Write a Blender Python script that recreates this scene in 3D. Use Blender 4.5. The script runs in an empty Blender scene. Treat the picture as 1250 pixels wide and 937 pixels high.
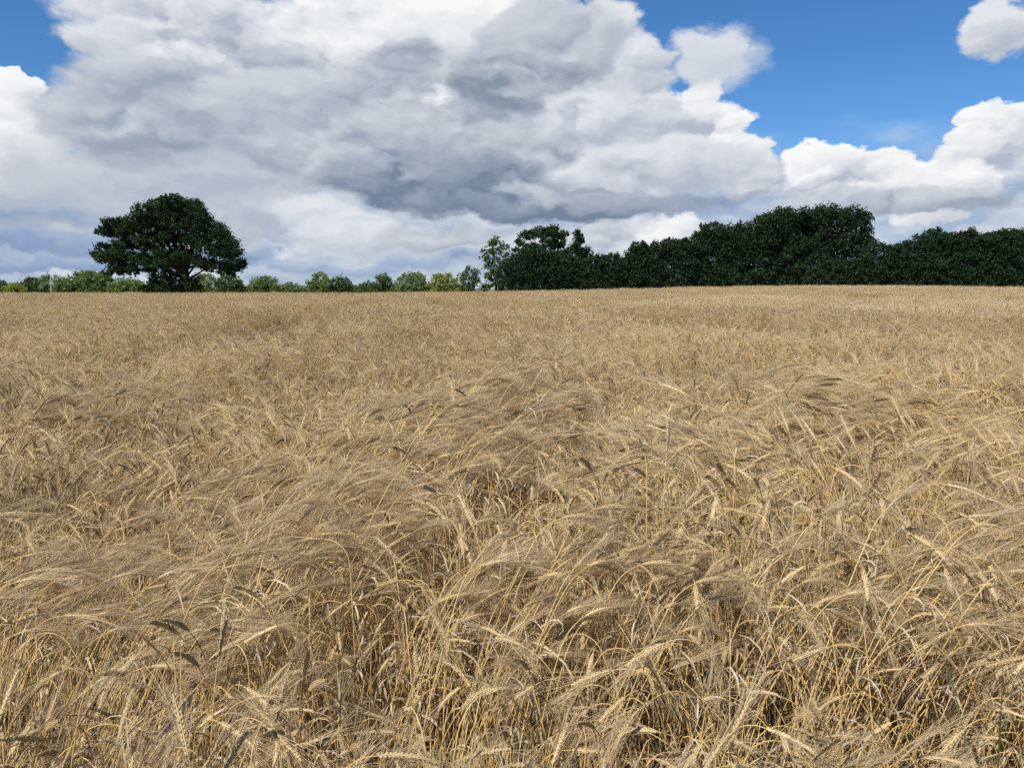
import bpy, math, random
import numpy as np
from mathutils import Vector, Euler, Matrix

PI = math.pi
SC = bpy.context.scene
COL = SC.collection

# ------------------------------------------------------------------ camera
EYE = 1.52                       # metres above the ground at the field's edge
FPX = 944.0                      # focal length in pixels of the 1250 px wide photograph
HOR = 352.0                      # row of the true horizon
PITCH = math.atan((468.5 - HOR) / FPX)
cam = bpy.data.cameras.new('camera')
cam.sensor_width = 36.0
cam.lens = FPX / 1250.0 * 36.0
cam.clip_start = 0.05
cam.clip_end = 6000.0
camera = bpy.data.objects.new('camera', cam)
camera.location = (0, 0, EYE)
camera.rotation_euler = (PI / 2 - PITCH, 0, 0)
COL.objects.link(camera)
SC.camera = camera


def ray(px, py):
    """direction through a pixel of the photograph (looking along +Y)"""
    x, z, y = (px - 625.0) / FPX, (468.5 - py) / FPX, 1.0
    c, s = math.cos(PITCH), math.sin(PITCH)
    return np.array([x, y * c + z * s, z * c - y * s])


def at(px, py, dist):
    """the point `dist` metres ahead (along Y) seen in that pixel"""
    d = ray(px, py)
    return d * (dist / d[1]) + np.array([0, 0, EYE])


# ------------------------------------------------------------------ light
SUN_EL, SUN_AZ = 53.0, -145.0     # degrees; azimuth from straight ahead, + to the right
SUN_STRENGTH = 3.7
SKY_STRENGTH = 0.06
SC.view_settings.view_transform = 'Standard'
SC.view_settings.look = 'None'
EXPOSURE = 0.74
SC.view_settings.exposure = EXPOSURE
SC.view_settings.gamma = 1.0
SC.view_settings.use_curve_mapping = False

sun = bpy.data.lights.new('sun', 'SUN')
sun.energy = SUN_STRENGTH
sun.angle = math.radians(0.55)
sun.color = (1.0, 0.955, 0.89)
sun_ob = bpy.data.objects.new('sun', sun)
e_, a_ = math.radians(SUN_EL), math.radians(SUN_AZ)
sun_dir = Vector((math.sin(a_) * math.cos(e_), math.cos(a_) * math.cos(e_), math.sin(e_)))
sun_ob.rotation_euler = sun_dir.to_track_quat('Z', 'Y').to_euler()
sun_ob.location = (-40, 60, 120)
COL.objects.link(sun_ob)

SC.cycles.max_bounces = 6
SC.cycles.diffuse_bounces = 4
SC.cycles.glossy_bounces = 2
SC.cycles.transmission_bounces = 4
SC.cycles.transparent_max_bounces = 4
SC.cycles.caustics_reflective = False
SC.cycles.caustics_refractive = False
SC.cycles.use_denoising = False
SC.cycles.use_adaptive_sampling = True
SC.cycles.adaptive_threshold = 0.035
SC.cycles.adaptive_min_samples = 24

# ------------------------------------------------------------------ sky
world = bpy.data.worlds.new('World')
SC.world = world
world.use_nodes = True
try:
    world.cycles.sampling_method = 'NONE'
except Exception:
    pass
NT = world.node_tree
NT.nodes.clear()


def lin(c):
    return tuple(((v / 255.0) / 12.92 if v / 255.0 <= 0.04045 else ((v / 255.0 + 0.055) / 1.055) ** 2.4) for v in c)


class G:
    """small helper to write node graphs as expressions"""
    def __init__(s, nt):
        s.nt = nt

    def n(s, t, **kw):
        nd = s.nt.nodes.new(t)
        for k, v in kw.items():
            setattr(nd, k, v)
        return nd

    def put(s, sock, v):
        if isinstance(v, bpy.types.NodeSocket):
            s.nt.links.new(v, sock)
        else:
            if getattr(sock, 'type', '') == 'RGBA' and len(v) == 3:
                v = (*v, 1.0)
            sock.default_value = v

    def m(s, op, a, b=None, c=None, clamp=False):
        nd = s.n('ShaderNodeMath', operation=op, use_clamp=clamp)
        s.put(nd.inputs[0], a)
        if b is not None:
            s.put(nd.inputs[1], b)
        if c is not None:
            s.put(nd.inputs[2], c)
        return nd.outputs[0]

    def v(s, op, a, b=None, c=None):
        nd = s.n('ShaderNodeVectorMath', operation=op)
        s.put(nd.inputs[0], a)
        if b is not None:
            s.put(nd.inputs[1], b)
        if c is not None:
            s.put(nd.inputs[2], c)
        return nd.outputs['Value'] if op in ('LENGTH', 'DOT_PRODUCT', 'DISTANCE') else nd.outputs[0]

    def smooth(s, x, lo, hi):
        nd = s.n('ShaderNodeMapRange', interpolation_type='SMOOTHSTEP')
        s.put(nd.inputs[0], x)
        s.put(nd.inputs[1], lo)
        s.put(nd.inputs[2], hi)
        return nd.outputs[0]

    def lerp(s, x, lo, hi, a, b):
        nd = s.n('ShaderNodeMapRange')
        s.put(nd.inputs[0], x)
        for i, q in enumerate((lo, hi, a, b)):
            s.put(nd.inputs[i + 1], q)
        return nd.outputs[0]

    def mix(s, f, a, b):
        nd = s.n('ShaderNodeMix', data_type='RGBA')
        s.put(nd.inputs[0], f)
        s.put(nd.inputs[6], a)
        s.put(nd.inputs[7], b)
        return nd.outputs[2]

    def comb(s, x, y, z):
        nd = s.n('ShaderNodeCombineXYZ')
        s.put(nd.inputs[0], x)
        s.put(nd.inputs[1], y)
        s.put(nd.inputs[2], z)
        return nd.outputs[0]

    def noise(s, vec, scale, detail=6, rough=0.55, dist=0.0, out='Fac', lac=2.0):
        nd = s.n('ShaderNodeTexNoise')
        s.put(nd.inputs['Vector'], vec)
        s.put(nd.inputs['Scale'], scale)
        s.put(nd.inputs['Detail'], float(detail))
        s.put(nd.inputs['Roughness'], rough)
        s.put(nd.inputs['Distortion'], dist)
        s.put(nd.inputs['Lacunarity'], lac)
        return nd.outputs[0 if out == 'Fac' else 1]

    def voro(s, vec, scale, detail=3, rough=0.5, smooth=0.6):
        nd = s.n('ShaderNodeTexVoronoi', feature='SMOOTH_F1')
        s.put(nd.inputs['Vector'], vec)
        s.put(nd.inputs['Scale'], scale)
        s.put(nd.inputs['Detail'], float(detail))
        s.put(nd.inputs['Roughness'], rough)
        s.put(nd.inputs['Smoothness'], smooth)
        return nd.outputs['Distance']


RB, RF = 0.62, 2.0


def build_sky():
    g = G(NT)
    K = 2.0 ** -EXPOSURE / SKY_STRENGTH
    tc = g.n('ShaderNodeTexCoord').outputs['Generated']
    sep = g.n('ShaderNodeSeparateXYZ')
    g.put(sep.inputs[0], tc)
    X, Y, Z = sep.outputs
    az = g.m('ARCTAN2', X, Y)
    el = g.m('ARCSINE', Z)
    sky = g.n('ShaderNodeTexSky', sky_type='NISHITA')
    sky.sun_disc = False
    sky.sun_elevation = math.radians(SUN_EL)
    sky.sun_rotation = math.radians(SUN_AZ)
    sky.altitude = 1500
    sky.air_density = 1.0
    sky.dust_density = 0.0
    sky.ozone_density = 6.0
    hsv = g.n('ShaderNodeHueSaturation')
    hsv.inputs['Saturation'].default_value = 1.18
    hsv.inputs['Value'].default_value = 1.26
    g.put(hsv.inputs['Color'], sky.outputs[0])
    col = hsv.outputs[0]

    flat0 = g.comb(az, el, 0.0)
    Tr = g.comb(X, g.m('MULTIPLY', Z, 1.7), Y)             # seamless all round, flattened
    big = g.noise(Tr, 4.5, 2, 0.5, out='Color')
    wf = g.v('MULTIPLY_ADD', big, (0.08, 0.05, 0.0), (-0.04, -0.025, 0.0))
    fine = g.noise(Tr, 21.0, 4, 0.6, out='Color')
    ff = g.v('MULTIPLY_ADD', fine, (0.05, 0.04, 0.05), (-0.025, -0.02, -0.025))
    flat = g.v('MULTIPLY', g.v('ADD', g.v('ADD', flat0, wf), ff), (1, 1, 0))
    warpT = g.v('ADD', Tr, ff)

    def ridged(vec, scale, detail):
        nd = g.n('ShaderNodeTexNoise', noise_type='RIDGED_MULTIFRACTAL', normalize=False)
        g.put(nd.inputs['Vector'], vec)
        g.put(nd.inputs['Scale'], scale)
        g.put(nd.inputs['Detail'], float(detail))
        g.put(nd.inputs['Roughness'], 0.55)
        nd.inputs['Offset'].default_value = 0.9
        nd.inputs['Gain'].default_value = 1.2
        return nd.outputs[0]

    OFF = (-0.009, 0.017, 0.0)
    b0 = ridged(warpT, 8.0, 5.0)                           # creases between rounded heads
    b1 = ridged(g.v('ADD', warpT, OFF), 8.0, 5.0)
    f0 = g.noise(warpT, 8.0, 7, 0.62)
    f1 = g.noise(g.v('ADD', warpT, OFF), 8.0, 7, 0.62)
    nz = g.m('SUBTRACT', f0, 0.5)
    bil = g.m('SUBTRACT', 0.75, b0)
    edge = g.m('MULTIPLY_ADD', bil, 0.45, g.m('MULTIPLY', nz, 1.0))
    relief = g.m('MULTIPLY_ADD', g.m('SUBTRACT', b1, b0), RB, g.m('MULTIPLY', g.m('SUBTRACT', f0, f1), RF))
    relief5 = g.m('ADD', g.m('MULTIPLY_ADD', bil, 0.22, relief), 0.5)

    def C(c):
        return tuple(v * K for v in lin(c))

    def over(col, alpha, c):
        return g.mix(alpha, col, c)

    # --- all-round cloud field (what the frame shows goes on behind and overhead)
    zz = g.m('ADD', g.m('MAXIMUM', Z, 0.0), 0.22)
    pl = g.comb(g.m('DIVIDE', X, zz), g.m('DIVIDE', Y, zz), 1.7)
    gn = g.noise(pl, 0.85, 8, 0.55)
    inside = g.m('MULTIPLY', g.smooth(g.m('ABSOLUTE', az), 0.95, 0.70), g.smooth(el, 0.62, 0.44))
    inside = g.m('MULTIPLY', inside, g.smooth(Y, 0.0, 0.2))
    ga = g.m('MULTIPLY', g.smooth(gn, 0.46, 0.60), g.m('SUBTRACT', 1.0, inside))
    gs = g.m('ADD', g.m('MULTIPLY', relief, 1.0), g.lerp(gn, 0.48, 0.75, 0.85, 0.15), clamp=True)
    col = over(col, ga, g.mix(gs, C((138, 146, 160)), C((240, 242, 244))))

    # --- horizon layer, all round: long flat banks one behind the other
    hb = g.comb(g.m('MULTIPLY', az, 6.0), g.m('MULTIPLY', el, 15.0), 4.4)
    hn = g.noise(hb, 1.6, 7, 0.55)
    hn2 = g.noise(g.v('ADD', hb, (0.05, 0.5, 0)), 1.6, 7, 0.55)
    hs = g.m('ADD', g.m('MULTIPLY', g.m('SUBTRACT', hn, hn2), 2.6), g.lerp(nz, -0.25, 0.25, 0.15, 0.85), clamp=True)
    hcol = g.mix(hs, C((140, 163, 197)), C((214, 222, 231)))
    ha = g.smooth(g.m('ADD', g.m('MULTIPLY', g.m('SUBTRACT', hn, 0.5), 0.12), g.m('SUBTRACT', 0.155, el)), -0.03, 0.06)
    col = over(col, g.m('MULTIPLY', ha, 0.95), hcol)

    def blob(col, flat, px, py, rx, ry, top, bot, soft=0.35, rough=0.55, tone=0.5, rel=1.0, opac=1.0):
        """one cloud mass: an uneven ellipse in azimuth and elevation with a lit head and a shaded base"""
        def ae(x, y):
            d = ray(x, y)
            d = d / np.linalg.norm(d)
            return math.atan2(d[0], d[1]), math.asin(d[2])
        a0, e0 = ae(px, py)
        a1, _ = ae(px - rx, py)
        a2, _ = ae(px + rx, py)
        _, e1 = ae(px, py - ry)
        _, e2 = ae(px, py + ry)
        ra, re = abs(a2 - a1) / 2, abs(e1 - e2) / 2
        q = g.v('MULTIPLY_ADD', flat, (1 / ra, 1 / re, 0), (-a0 / ra, -e0 / re, 0))
        d = g.m('MULTIPLY_ADD', edge, -rough, g.v('LENGTH', q))
        soft = soft if soft < 0.4 else 0.3 + (soft - 0.4) * 0.6
        al = g.smooth(d, 1.0 + 0.3 * soft, 1.0 - 0.7 * soft)
        if opac < 1:
            al = g.m('MULTIPLY', al, opac)
        sp = g.v('DOT_PRODUCT', q, (-0.12, 0.42, 0.0))
        sh = g.m('ADD', sp, relief5)
        if tone != 0.5:
            sh = g.m('ADD', sh, tone - 0.5)
        return over(col, al, g.mix(sh, C(bot), C(top)))

    for i_, b in enumerate(CLOUDS):
        if i_ % 8 == 7:                  # keeps the masses evaluated in turn, so the shader stays small
            flat = g.v('MULTIPLY_ADD', col, (1e-7, 1e-7, 0.0), flat)
        col = blob(col, flat, *b[:6], **(b[6] if len(b) > 6 else {}))
    bg = g.n('ShaderNodeBackground')
    g.put(bg.inputs[0], col)
    bg.inputs[1].default_value = SKY_STRENGTH
    out = g.n('ShaderNodeOutputWorld')
    g.put(out.inputs[0], bg.outputs[0])


WHITE, PALE, LIGHT = (248, 249, 250), (226, 230, 235), (205, 211, 219)
MID, GREY, DARK, BASE = (178, 187, 202), (157, 168, 186), (136, 149, 169), (116, 132, 155)
BLUE_G = (160, 180, 208)
CLOUDS = [
    # far, pale banks over the horizon
    (420, 318, 300, 16, LIGHT, BLUE_G, dict(soft=0.8, opac=0.7)),
    (640, 300, 300, 34, PALE, MID, dict(soft=0.8, opac=0.75)),
    (120, 285, 240, 34, LIGHT, BLUE_G, dict(soft=0.7, opac=0.8)),
    (90, 318, 180, 10, MID, (140, 160, 194), dict(soft=0.8, opac=0.8)),
    (1160, 262, 170, 34, PALE, (166, 186, 212), dict(soft=0.7, opac=0.85)),
    (815, 280, 50, 22, WHITE, LIGHT, dict(soft=0.35)),
    (770, 292, 45, 16, WHITE, LIGHT, dict(soft=0.35)),
    (735, 286, 40, 20, PALE, MID, dict(soft=0.5)),
    (1150, 264, 46, 12, WHITE, LIGHT, dict(soft=0.35)),
    (1105, 268, 30, 11, WHITE, LIGHT, dict(soft=0.35)),
    (335, 300, 34, 12, WHITE, BLUE_G, dict(soft=0.4)),
    (300, 292, 26, 12, WHITE, LIGHT, dict(soft=0.4)),
    (130, 305, 50, 12, PALE, BLUE_G, dict(soft=0.5)),
    (20, 300, 60, 10, LIGHT, BLUE_G, dict(soft=0.5)),
    (400, 322, 60, 7, LIGHT, BLUE_G, dict(soft=0.6)),
    (470, 308, 50, 9, PALE, BLUE_G, dict(soft=0.5)),
    (1210, 282, 60, 9, LIGHT, BLUE_G, dict(soft=0.5)),
    # right-hand cumulus bank
    (1220, 212, 95, 40, PALE, BLUE_G, dict(soft=0.3)),
    (1232, 168, 52, 42, WHITE, MID, dict(soft=0.16, tone=0.6)),
    (1192, 150, 38, 24, WHITE, LIGHT, dict(soft=0.16, tone=0.62)),
    (1180, 185, 40, 28, WHITE, LIGHT, dict(soft=0.22, tone=0.55)),
    (1065, 206, 70, 22, WHITE, LIGHT, dict(soft=0.18, tone=0.55)),
    (1010, 207, 52, 30, WHITE, LIGHT, dict(soft=0.18, tone=0.55)),
    (1165, 216, 62, 26, WHITE, MID, dict(soft=0.2, tone=0.58)),
    (1105, 222, 62, 28, WHITE, LIGHT, dict(soft=0.2, tone=0.55)),
    (968, 204, 36, 26, WHITE, LIGHT, dict(soft=0.18, tone=0.62)),
    (1000, 236, 90, 24, WHITE, MID, dict(soft=0.4, tone=0.5)),
    (1080, 250, 190, 18, LIGHT, GREY, dict(soft=0.55)),
    # left-hand cumulus
    (60, 245, 150, 80, LIGHT, BLUE_G, dict(soft=0.4, tone=0.45)),
    (30, 160, 80, 55, WHITE, LIGHT, dict(soft=0.25, tone=0.55)),
    (36, 108, 42, 18, WHITE, PALE, dict(soft=0.16, tone=0.7)),
    (75, 215, 70, 40, WHITE, MID, dict(soft=0.35, tone=0.5)),
    (10, 215, 50, 40, WHITE, MID, dict(soft=0.35, tone=0.45)),
    (20, 275, 120, 26, MID, (140, 160, 192), dict(soft=0.6)),
    (110, 300, 150, 12, BLUE_G, (126, 148, 184), dict(soft=0.7)),
    # pale sheet behind the oak and middle
    (270, 225, 260, 85, LIGHT, MID, dict(soft=0.6, tone=0.4)),
    (330, 165, 90, 45, LIGHT, GREY, dict(soft=0.6, tone=0.4)),
    (180, 150, 130, 60, LIGHT, GREY, dict(soft=0.6)),
    (470, 262, 150, 48, PALE, (168, 184, 206), dict(soft=0.55, tone=0.6)),
    (440, 286, 90, 20, PALE, MID, dict(soft=0.6)),
    (540, 292, 80, 16, LIGHT, GREY, dict(soft=0.6)),
    (170, 177, 72, 13, GREY, DARK, dict(soft=1.4, opac=0.75)),
    (50, 292, 140, 12, BLUE_G, (124, 147, 186), dict(soft=1.0, opac=0.85)),
    (330, 316, 200, 9, (176, 193, 216), (130, 153, 190), dict(soft=1.0, opac=0.85)),
    (560, 318, 150, 9, (182, 198, 219), (136, 158, 194), dict(soft=1.0, opac=0.8)),
    (110, 322, 180, 7, BLUE_G, (128, 151, 188), dict(soft=1.0, opac=0.8)),
    # the great cloud, upper edge to the right
    (230, 15, 170, 52, WHITE, MID, dict(soft=0.35, tone=0.4)),
    (340, 75, 130, 50, LIGHT, GREY, dict(soft=0.5, tone=0.5)),
    (190, 62, 120, 30, PALE, GREY, dict(soft=0.4, tone=0.5)),
    (520, 20, 230, 75, WHITE, LIGHT, dict(soft=0.4, tone=0.6)),
    (270, 112, 190, 44, LIGHT, GREY, dict(soft=0.5, tone=0.4)),
    (700, 170, 130, 70, PALE, GREY, dict(soft=0.4)),
    (720, 60, 60, 70, PALE, GREY, dict(soft=0.2)),
    (778, 98, 52, 58, PALE, MID, dict(soft=0.2)),
    (845, 150, 55, 50, WHITE, MID, dict(soft=0.2)),
    (898, 178, 32, 46, WHITE, LIGHT, dict(soft=0.16, tone=0.62)),
    (912, 222, 48, 34, WHITE, MID, dict(soft=0.25, tone=0.55)),
    (470, 130, 230, 80, LIGHT, GREY, dict(soft=0.5, tone=0.5)),
    (530, 195, 220, 58, LIGHT, DARK, dict(soft=0.7, tone=0.42)),
    (660, 60, 95, 75, LIGHT, GREY, dict(soft=0.25, tone=0.5)),
    (645, 100, 95, 46, LIGHT, DARK, dict(soft=0.45, tone=0.4)),
    (760, 150, 110, 55, PALE, MID, dict(soft=0.5, tone=0.45)),
    (800, 205, 130, 44, PALE, MID, dict(soft=0.5, tone=0.5)),
    (700, 214, 120, 28, PALE, GREY, dict(soft=1.0, tone=0.5, opac=0.7)),
    (540, 225, 150, 38, MID, BASE, dict(soft=0.6, tone=0.32)),
    (640, 252, 170, 22, GREY, BASE, dict(soft=0.6, tone=0.35)),
    (800, 248, 130, 14, MID, DARK, dict(soft=0.9, tone=0.45, opac=0.8)),
    # lit heads that break through the shaded mass
    (545, 118, 22, 22, WHITE, MID, dict(soft=0.8, tone=0.6, opac=0.8)),
    (430, 55, 60, 22, WHITE, LIGHT, dict(soft=0.8, tone=0.6, opac=0.8)),
    (240, 72, 70, 14, WHITE, MID, dict(soft=0.8, tone=0.6, opac=0.8)),
    (500, 66, 40, 26, LIGHT, GREY, dict(soft=0.5, tone=0.45)),
    (585, 92, 60, 32, LIGHT, DARK, dict(soft=0.5, tone=0.42)),
    (455, 160, 60, 20, LIGHT, GREY, dict(soft=0.9, tone=0.5, opac=0.7)),
    (860, 112, 26, 30, WHITE, LIGHT, dict(soft=0.3, tone=0.55)),
    (650, 238, 50, 12, PALE, MID, dict(soft=1.2, tone=0.5, opac=0.6)),
    # loose rags
    (864, 66, 60, 36, PALE, LIGHT, dict(soft=0.9, rough=1.1, tone=0.6, opac=0.9)),
    (1220, 42, 50, 36, PALE, GREY, dict(soft=0.4, tone=0.6)),
]
build_sky()

# ------------------------------------------------------------------ helpers
rng = np.random.default_rng(11)


def tag(o, label=None, cat=None, group=None, kind=None):
    for k, v in (('label', label), ('category', cat), ('group', group), ('kind', kind)):
        if v:
            o[k] = v
    return o


def empty(name, loc, rot=(0, 0, 0)):
    o = bpy.data.objects.new(name, None)
    o.empty_display_size = 0.1
    o.location = loc
    o.rotation_euler = rot
    COL.objects.link(o)
    return o


def mesh_from(name, V, T, mats, midx=None, tone=None, smooth=True):
    """triangle mesh from numpy arrays"""
    V = np.asarray(V, np.float32).reshape(-1, 3)
    T = np.asarray(T, np.int32).reshape(-1, 3)
    me = bpy.data.meshes.new(name)
    me.vertices.add(len(V))
    me.vertices.foreach_set('co', V.ravel())
    me.loops.add(len(T) * 3)
    me.loops.foreach_set('vertex_index', T.ravel())
    me.polygons.add(len(T))
    me.polygons.foreach_set('loop_start', np.arange(0, len(T) * 3, 3, dtype=np.int32))
    for m in mats:
        me.materials.append(m)
    if midx is not None:
        me.polygons.foreach_set('material_index', np.asarray(midx, np.int32))
    me.polygons.foreach_set('use_smooth', np.full(len(T), smooth, bool))
    if tone is not None:
        at_ = me.attributes.new('tone', 'FLOAT', 'POINT')
        at_.data.foreach_set('value', np.asarray(tone, np.float32))
    me.update(calc_edges=True)
    return me


def link(name, me, parent=None):
    o = bpy.data.objects.new(name, me)
    COL.objects.link(o)
    if parent is not None:
        o.parent = parent
    return o


def value_noise(x, y, scale, seed):
    """smooth 2-D value noise, 0..1"""
    r = np.random.default_rng(seed)
    tab = r.random((256, 256))
    x, y = np.asarray(x) * scale + 1000.3, np.asarray(y) * scale + 1000.7
    xi, yi = np.floor(x).astype(int), np.floor(y).astype(int)
    fx, fy = x - xi, y - yi
    fx, fy = fx * fx * (3 - 2 * fx), fy * fy * (3 - 2 * fy)
    g_ = lambda a, b: tab[a % 256, b % 256]
    return (g_(xi, yi) * (1 - fx) * (1 - fy) + g_(xi + 1, yi) * fx * (1 - fy)
            + g_(xi, yi + 1) * (1 - fx) * fy + g_(xi + 1, yi + 1) * fx * fy)


def fbm2(x, y, scale, seed, oct_=3):
    s, a, t = 0.0, 1.0, 0.0
    for k in range(oct_):
        s = s + a * value_noise(x, y, scale * 2 ** k, seed + k)
        t += a
        a *= 0.5
    return s / t


def sstep(x, a, b):
    t = np.clip((np.asarray(x, float) - a) / (b - a), 0, 1)
    return t * t * (3 - 2 * t)


FIELD_END = 113.0


def ground_z(x, y):
    """the field is flat on the left and swells a little towards the right-hand belt"""
    x, y = np.asarray(x, float), np.asarray(y, float)
    z = 0.95 * np.exp(-((x - 40) / 34.0) ** 2) * sstep(y, 12, 100)
    z = z + 0.10 * (fbm2(x, y, 0.045, 5, 2) - 0.5) * sstep(y, 4, 25)
    z = z - 0.9 * sstep(y, 118, 180) - 2.0 * sstep(y, 180, 420)
    return z


# ------------------------------------------------------------------ materials
def new_mat(name):
    m = bpy.data.materials.new(name)
    m.use_nodes = True
    m.node_tree.nodes.clear()
    return m, G(m.node_tree)


def straw_mat(name, dark, mid, pale, trans=0.3, gloss=0.08, rough=0.45, nscale=18.0):
    m, g = new_mat(name)
    oi = g.n('ShaderNodeObjectInfo')
    tn = g.n('ShaderNodeAttribute', attribute_name='tone')
    tco = g.n('ShaderNodeTexCoord')
    r = g.m('ADD', g.m('MULTIPLY', tn.outputs['Fac'], 0.55), g.m('MULTIPLY', oi.outputs['Random'], 0.45))
    ripe = g.n('ShaderNodeAttribute', attribute_name='ripe', attribute_type='INSTANCER').outputs['Fac']  # crop tone per plant: ripe streaks, late tillers and the painted sun patch
    nn = g.noise(tco.outputs['Object'], nscale, 1, 0.6)
    geo = g.n('ShaderNodeNewGeometry')
    wn = g.noise(g.v('MULTIPLY', geo.outputs['Position'], (0.6, 1.0, 0.0)), 0.3, 2, 0.6)         # ripeness drifts across the field
    t = g.m('ADD', g.m('MULTIPLY', r, 0.62), g.m('MULTIPLY', g.m('SUBTRACT', nn, 0.5), 0.55))
    t = g.m('ADD', t, g.m('MULTIPLY', g.m('SUBTRACT', wn, 0.5), 0.5))
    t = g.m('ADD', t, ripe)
    ramp = g.n('ShaderNodeValToRGB')
    g.put(ramp.inputs[0], g.m('ADD', t, 0.12))
    e = ramp.color_ramp.elements
    e[0].position, e[0].color = 0.0, (*dark, 1)
    e[1].position, e[1].color = 0.95, (*pale, 1)
    k = e.new(0.42)
    k.color = (*mid, 1)
    c = ramp.outputs[0]
    d = g.n('ShaderNodeBsdfDiffuse')
    g.put(d.inputs[0], c)
    tr = g.n('ShaderNodeBsdfTranslucent')
    g.put(tr.inputs[0], c)
    mx = g.n('ShaderNodeMixShader')
    mx.inputs[0].default_value = trans
    g.put(mx.inputs[1], d.outputs[0])
    g.put(mx.inputs[2], tr.outputs[0])
    gl = g.n('ShaderNodeBsdfGlossy')
    gl.inputs['Roughness'].default_value = rough
    gl.inputs[0].default_value = (1, 0.97, 0.9, 1)
    m2 = g.n('ShaderNodeMixShader')
    m2.inputs[0].default_value = gloss
    g.put(m2.inputs[1], mx.outputs[0])
    g.put(m2.inputs[2], gl.outputs[0])
    o = g.n('ShaderNodeOutputMaterial')
    g.put(o.inputs[0], m2.outputs[0])
    return m


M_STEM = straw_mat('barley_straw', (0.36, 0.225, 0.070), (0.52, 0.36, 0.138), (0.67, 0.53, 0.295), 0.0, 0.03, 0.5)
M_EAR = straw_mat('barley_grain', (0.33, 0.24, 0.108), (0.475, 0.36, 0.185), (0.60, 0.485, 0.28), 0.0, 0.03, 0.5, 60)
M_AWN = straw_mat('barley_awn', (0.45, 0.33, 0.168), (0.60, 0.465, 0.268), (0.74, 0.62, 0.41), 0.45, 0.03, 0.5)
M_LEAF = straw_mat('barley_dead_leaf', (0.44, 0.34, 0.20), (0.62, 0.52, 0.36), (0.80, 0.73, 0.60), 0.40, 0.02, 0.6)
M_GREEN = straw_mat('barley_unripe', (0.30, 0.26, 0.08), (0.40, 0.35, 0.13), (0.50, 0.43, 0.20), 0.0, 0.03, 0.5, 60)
M_GRASS = straw_mat('grass_blade', (0.04, 0.075, 0.015), (0.07, 0.12, 0.03), (0.13, 0.17, 0.06), 0.35, 0.08, 0.4)


def leaf_mat(name, dark, light, trans=0.3):
    m, g = new_mat(name)
    tn = g.n('ShaderNodeAttribute', attribute_name='tone')
    c = g.mix(tn.outputs['Fac'], dark, light)
    d = g.n('ShaderNodeBsdfDiffuse')
    g.put(d.inputs[0], c)
    tr = g.n('ShaderNodeBsdfTranslucent')
    g.put(tr.inputs[0], g.mix(0.35, c, (light[0] * 1.4, light[1] * 1.5, light[2] * 0.6)))
    mx = g.n('ShaderNodeMixShader')
    mx.inputs[0].default_value = trans
    g.put(mx.inputs[1], d.outputs[0])
    g.put(mx.inputs[2], tr.outputs[0])
    o = g.n('ShaderNodeOutputMaterial')
    g.put(o.inputs[0], mx.outputs[0])
    return m


def bark_mat(name, a, b):
    m, g = new_mat(name)
    tco = g.n('ShaderNodeTexCoord').outputs['Object']
    n1 = g.noise(g.v('MULTIPLY', tco, (6, 6, 1.2)), 2.0, 5, 0.6)
    c = g.mix(n1, a, b)
    p = g.n('ShaderNodeBsdfPrincipled')
    g.put(p.inputs['Base Color'], c)
    p.inputs['Roughness'].default_value = 0.9
    bm = g.n('ShaderNodeBump')
    bm.inputs['Strength'].default_value = 0.6
    g.put(bm.inputs['Height'], n1)
    g.put(p.inputs['Normal'], bm.outputs[0])
    o = g.n('ShaderNodeOutputMaterial')
    g.put(o.inputs[0], p.outputs[0])
    return m


F_OAK = leaf_mat('oak_foliage', (0.018, 0.037, 0.017), (0.043, 0.073, 0.031), 0.15)
F_DARK = leaf_mat('dark_hedge_foliage', (0.016, 0.036, 0.019), (0.040, 0.070, 0.031), 0.15)
F_MID = leaf_mat('mid_foliage', (0.052, 0.092, 0.036), (0.115, 0.165, 0.065), 0.3)
F_GREEN = leaf_mat('fresh_foliage', (0.110, 0.170, 0.052), (0.225, 0.290, 0.095), 0.35)
F_PALE = leaf_mat('pale_foliage', (0.140, 0.195, 0.090), (0.270, 0.320, 0.150), 0.35)
F_YELL = leaf_mat('yellow_foliage', (0.190, 0.215, 0.050), (0.340, 0.350, 0.090), 0.35)
B_OAK = bark_mat('oak_bark', (0.035, 0.030, 0.024), (0.08, 0.068, 0.052))
B_GREY = bark_mat('grey_bark', (0.06, 0.055, 0.045), (0.13, 0.12, 0.095))
B_PALE = bark_mat('bleached_wood', (0.42, 0.40, 0.35), (0.62, 0.60, 0.54))

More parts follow.
